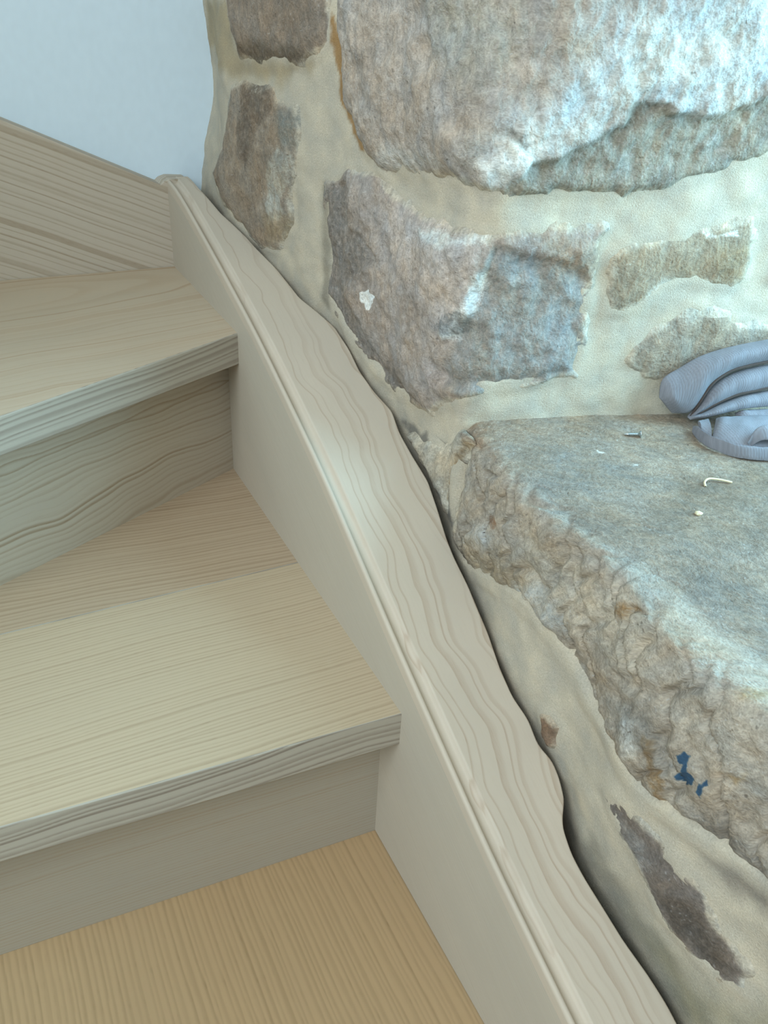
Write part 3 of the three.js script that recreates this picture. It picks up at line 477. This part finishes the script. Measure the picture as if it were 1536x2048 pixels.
// wall and ceiling with their openings, made of the strips round each opening
const shell = (name, label, parts) => { const g = structure(group(name), label); for (const p of parts) mesh('wall_panel', box(...p), plaster, g); };
shell('wall_left', 'white plaster wall on the open side of the stair|wall', [[XW - 0.12, XW, 0, 0.97, -0.32, 2.72], [XW - 0.12, XW, 2.13, 2.55, -0.32, 2.72], [XW - 0.12, XW, 0.97, 2.13, -0.32, 0.67], [XW - 0.12, XW, 0.97, 2.13, 2.03, 2.72]]);
room('wall_front', box(XW - 0.1, 0.2, 0, 2.55, 2.62, 2.72), 'white plaster wall behind the viewer|wall');
room('ceiling', box(XW - 0.12, 0.66, 2.5, 2.6, -0.32, 2.72), 'white plaster ceiling|ceiling');
framedWindow('window_1', 'window at the back of the stone reveal|window', 0.50, 0.70, [0.625, 0.745, 0.78], [0, Math.PI / 2, 0]);
framedWindow('window_2', 'large window high in the left wall|window', 1.36, 1.16, [XW - 0.06, 1.55, 1.35], [0, Math.PI / 2, 0]);

// ---------------------------------------------------------------- things lying on the sill
const clothStrips = [
  ["fold",[[0.2662,0.4007,0.4558],[0.268,0.4164,0.4534],[0.2818,0.4262,0.4563],[0.2957,0.4354,0.4604],[0.3115,0.4415,0.4651],[0.3285,0.4457,0.4701],[0.346,0.449,0.4753],[0.3637,0.452,0.4805],[0.3817,0.4546,0.4859]],[[0.2784,0.3874,0.4636],[0.29,0.3892,0.4705],[0.2956,0.4034,0.4749],[0.3014,0.4175,0.4767],[0.3131,0.4268,0.4793],[0.3282,0.4315,0.4828],[0.3439,0.4347,0.4872],[0.3598,0.4371,0.4919],[0.3759,0.4394,0.4966]],0.005,0.009,1],
  ["fold",[[0.2923,0.3841,0.4677],[0.2984,0.3962,0.4706],[0.3037,0.409,0.4721],[0.3132,0.4179,0.4744],[0.325,0.4244,0.4774],[0.3382,0.4284,0.4813],[0.3522,0.4309,0.4855],[0.3665,0.433,0.4897],[0.3809,0.435,0.494]],[[0.2912,0.3831,0.4716],[0.2975,0.3916,0.4778],[0.3061,0.3989,0.4817],[0.3162,0.4046,0.4852],[0.3273,0.4091,0.4885],[0.3397,0.4115,0.4922],[0.352,0.414,0.4958],[0.3648,0.4158,0.4996],[0.3776,0.4175,0.5034]],0.004,0.005,1],
  ["fold",[[0.2889,0.3851,0.4709],[0.2989,0.39,0.4759],[0.3093,0.3959,0.479],[0.3202,0.4011,0.4822],[0.3316,0.4053,0.4856],[0.3441,0.4077,0.4893],[0.3565,0.4102,0.493],[0.3695,0.4118,0.4968],[0.3825,0.4134,0.5007]],[[0.2888,0.3841,0.475],[0.2966,0.3878,0.4823],[0.3056,0.3917,0.4878],[0.3165,0.3947,0.4916],[0.3281,0.397,0.495],[0.3403,0.3981,0.4986],[0.3528,0.3987,0.5023],[0.3653,0.3994,0.506],[0.3779,0.4,0.5097]],0.004,0.004,1],
  ["hem",[[0.2827,0.384,0.4851],[0.2753,0.384,0.5094],[0.2791,0.385,0.5269],[0.2906,0.385,0.5376],[0.3051,0.385,0.5457],[0.3212,0.385,0.5524],[0.3374,0.385,0.5592],[0.3537,0.385,0.5659],[0.37,0.385,0.5727]],[[0.28,0.381,0.4878],[0.2729,0.381,0.5124],[0.2774,0.381,0.5292],[0.2868,0.381,0.5419],[0.3007,0.381,0.5506],[0.3161,0.381,0.558],[0.3315,0.381,0.5654],[0.347,0.381,0.5728],[0.3625,0.381,0.5802]],0.005,0.004,0],
  ["fold",[[0.2997,0.391,0.4923],[0.3118,0.3928,0.499],[0.3271,0.393,0.503],[0.3428,0.393,0.5069],[0.358,0.393,0.5114],[0.3733,0.393,0.516],[0.3878,0.393,0.5214],[0.4023,0.393,0.5269],[0.4169,0.393,0.5323]],[[0.2785,0.384,0.5116],[0.2838,0.3842,0.5246],[0.2926,0.385,0.5344],[0.3071,0.385,0.5392],[0.3219,0.385,0.544],[0.3368,0.385,0.5487],[0.3518,0.385,0.5534],[0.3669,0.385,0.5583],[0.3821,0.385,0.5631]],0.006,0.005,0],
  ["fold",[[0.2871,0.388,0.4851],[0.2886,0.388,0.485],[0.2902,0.388,0.4848],[0.2917,0.388,0.4847],[0.2931,0.388,0.4848],[0.2944,0.388,0.485],[0.2957,0.388,0.4851],[0.2971,0.388,0.4851],[0.2985,0.388,0.4852]],[[0.2797,0.383,0.498],[0.2798,0.383,0.4995],[0.28,0.383,0.501],[0.2802,0.383,0.5024],[0.2803,0.383,0.5039],[0.2805,0.383,0.5053],[0.2805,0.383,0.5068],[0.2804,0.383,0.5085],[0.2802,0.383,0.5101]],0.003,0.002,0],
  ["fold",[[0.2928,0.39,0.5344],[0.3037,0.3958,0.5299],[0.3154,0.398,0.532],[0.328,0.398,0.5349],[0.3406,0.398,0.5379],[0.3534,0.398,0.5409],[0.3662,0.398,0.5439],[0.3792,0.398,0.5469],[0.3922,0.398,0.5499]],[[0.2964,0.386,0.5351],[0.3001,0.3934,0.5405],[0.3079,0.395,0.5459],[0.318,0.395,0.5498],[0.3282,0.395,0.5537],[0.3384,0.395,0.5576],[0.3486,0.395,0.5615],[0.3589,0.395,0.5654],[0.3692,0.395,0.5694]],0.004,0.006,0],
  ["fold",[[0.3251,0.391,0.4891],[0.3386,0.392,0.4922],[0.3524,0.392,0.4956],[0.3658,0.392,0.4994],[0.3792,0.392,0.5034],[0.3926,0.392,0.5074],[0.4061,0.392,0.5115],[0.4197,0.392,0.5156],[0.4334,0.392,0.5197]],[[0.3197,0.389,0.4996],[0.3287,0.39,0.5064],[0.3372,0.3909,0.5134],[0.3486,0.391,0.518],[0.3603,0.391,0.5225],[0.3721,0.391,0.5269],[0.384,0.391,0.5314],[0.3958,0.391,0.5359],[0.4078,0.391,0.5404]],0.004,0.003,0],
];
const slitLines = [[[0.2919,0.384,0.4718],[0.2945,0.3984,0.4751],[0.3006,0.4167,0.478],[0.3149,0.4276,0.4807],[0.3317,0.4324,0.4851],[0.347,0.4352,0.4896],[0.3746,0.4391,0.4978]],[[0.2958,0.3908,0.4776],[0.3093,0.4016,0.4837],[0.3254,0.4085,0.4885],[0.3382,0.411,0.4923],[0.3492,0.4134,0.4955],[0.3774,0.4168,0.5039]]];

{
  const cloth = group('cloth', { label: 'crumpled grey blue cotton cloth lying folded on the stone sill', category: 'cloth' });
  const N = 512, c = new Uint8Array(N * N * 4), h = new Uint8Array(N * N * 4);
  for (let j = 0; j < N; j++) for (let i = 0; i < N; i++) {
    const s = i / N, t = j / N, n = (j * N + i) * 4, m = fbm(s * 8, t * 8, 3), g = noise(s * 160, t * 160), r = Math.sin(s * 2 * Math.PI * 90) * 0.5;
    for (let q = 0; q < 3; q++) c[n + q] = clamp([130, 130, 136][q] * (1 + 0.10 * m + 0.07 * g + 0.04 * r), 0, 255);
    h[n] = h[n + 1] = h[n + 2] = clamp(128 + 60 * g + 40 * r, 0, 255); c[n + 3] = h[n + 3] = 255;
  }
  const fab = new THREE.MeshPhysicalMaterial({ map: dataTex(c, N, N, true), bumpMap: dataTex(h, N, N, false), bumpScale: 0.0006, roughness: 0.95, sheen: 0.3, sheenRoughness: 0.6 }); fab.name = 'cotton_jersey';
  for (const [name, c1, c2, thick, bulge, lean] of clothStrips) {
    const out = lean ? new THREE.Vector3(-0.25, 0.55, 0.8).normalize() : new THREE.Vector3(0, 1, 0);
    const A = new THREE.CatmullRomCurve3(c1.map(p => new THREE.Vector3(...p))), B = new THREE.CatmullRomCurve3(c2.map(p => new THREE.Vector3(...p)));
    const nt = 60, nc = 28, pos = [], uv = [], idx = [];
    for (let i = 0; i <= nt; i++) {
      const t = i / nt, a = A.getPoint(t), b = B.getPoint(t), end = Math.sqrt(clamp(1 - (1 - clamp(t / 0.06)) ** 2) * 0.97 + 0.03);
      for (let k = 0; k < nc; k++) {
        const th = k / nc * Math.PI * 2, w = 0.5 - 0.5 * Math.cos(th), up = Math.sin(th);
        const e = Math.sign(up) * Math.sqrt(Math.abs(up));
        const p = a.clone().lerp(b, w);
        p.addScaledVector(out, (up > 0 ? e * (thick / 2 + bulge * up * up) : e * thick / 2) * end + 0.0014 * noise(p.x * 60, p.z * 60) + 0.0005 * noise(p.x * 200, p.z * 200));
        pos.push(p.x, p.y, p.z); uv.push(p.x * 6, p.z * 6 + up * 0.02);
      }
    }
    for (let i = 0; i < nt; i++) for (let k = 0; k < nc; k++) { const k2 = (k + 1) % nc, P = i * nc + k, Q = i * nc + k2, R = P + nc, S = Q + nc; idx.push(P, Q, R, Q, S, R); }
    for (const [i, f] of [[0, 0], [nt, 1]]) { const base = i * nc; for (let k = 1; k < nc - 1; k++) idx.push(...(f ? [base, base + k, base + k + 1] : [base, base + k + 1, base + k])); }
    const g = new THREE.BufferGeometry(); g.setAttribute('position', new THREE.Float32BufferAttribute(pos, 3)); g.setAttribute('uv', new THREE.Float32BufferAttribute(uv, 2)); g.setIndex(idx); g.computeVertexNormals();
    mesh(name, g, fab, cloth);
  }
  const brown = new THREE.MeshStandardMaterial({ color: 0x4a3f3a, roughness: 0.9 }); brown.name = 'brown_slit_shade';  // dark tubes added to draw the shade in the slits between folds
  for (const l of slitLines) mesh('slit_shade', new THREE.TubeGeometry(new THREE.CatmullRomCurve3(l.map(p => new THREE.Vector3(...p))), 60, 0.0012, 8), brown, cloth);
}
{
  const steel = new THREE.MeshStandardMaterial({ color: 0xb9c2c6, metalness: 1, roughness: 0.3 }); steel.name = 'zinc_steel';
  const s = group('screw', { label: 'small bright steel screw lying on the stone sill', category: 'screw' });
  const dir = new THREE.Vector3(0.0118, 0, 0.0078); const len = 0.0135;
  const prof = [[0, 0], [0.0002, 0.0003], [0.0009, 0.0022], [0.0011, 0.0030]]; const pts = prof.map(p => new THREE.Vector2(...p));
  for (let y = 0.0030; y < len - 0.0028; y += 0.0009) { pts.push(new THREE.Vector2(0.0010, y), new THREE.Vector2(0.0015, y + 0.00035), new THREE.Vector2(0.0010, y + 0.0008)); }
  pts.push(new THREE.Vector2(0.0010, len - 0.0025), new THREE.Vector2(0.0013, len - 0.0020));
  mesh('shank', new THREE.LatheGeometry(pts, 20), steel, s);
  const hp = [[0.0012, len - 0.0022], [0.0030, len - 0.0004], [0.0031, len], [0.0014, len], [0.0010, len - 0.0010], [0, len - 0.0010]].map(p => new THREE.Vector2(...p));
  mesh('head', new THREE.LatheGeometry(hp, 24), steel, s);
  s.position.set(0.2223, 0.3795, 0.4690);
  s.quaternion.setFromUnitVectors(new THREE.Vector3(0, 1, 0), dir.clone().setY(0.0016).normalize());
}
{
  const pale = new THREE.MeshStandardMaterial({ color: 0xd8c9a4, roughness: 0.8, side: THREE.DoubleSide }); pale.name = 'pale_wood_chip';
  const curve = new THREE.CatmullRomCurve3([[0.2235, 0.3785, 0.5625], [0.2255, 0.380, 0.5590], [0.230, 0.3812, 0.5575], [0.2365, 0.3808, 0.5594], [0.243, 0.380, 0.5635], [0.247, 0.3792, 0.5662]].map(p => new THREE.Vector3(...p)));
  const g = new THREE.TubeGeometry(curve, 40, 0.0009, 6); mesh('wood_shaving', g, pale).userData = { label: 'thin curled wood shaving lying on the stone sill', category: 'shaving' };
  const ch = new THREE.IcosahedronGeometry(0.003, 2), P = ch.attributes.position;
  for (let i = 0; i < P.count; i++) { const k = 1 + 0.5 * noise(P.getX(i) * 500, P.getZ(i) * 500 + P.getY(i) * 300); P.setXYZ(i, P.getX(i) * k, P.getY(i) * k * 0.5, P.getZ(i) * k * 0.8); }
  ch.computeVertexNormals(); const cm = mesh('wood_chip', ch, pale); cm.position.set(0.189, 0.379, 0.591); cm.userData = { label: 'small pale wood chip on the stone sill near the shaving', category: 'chip' };
}
renderer.render(scene, camera);
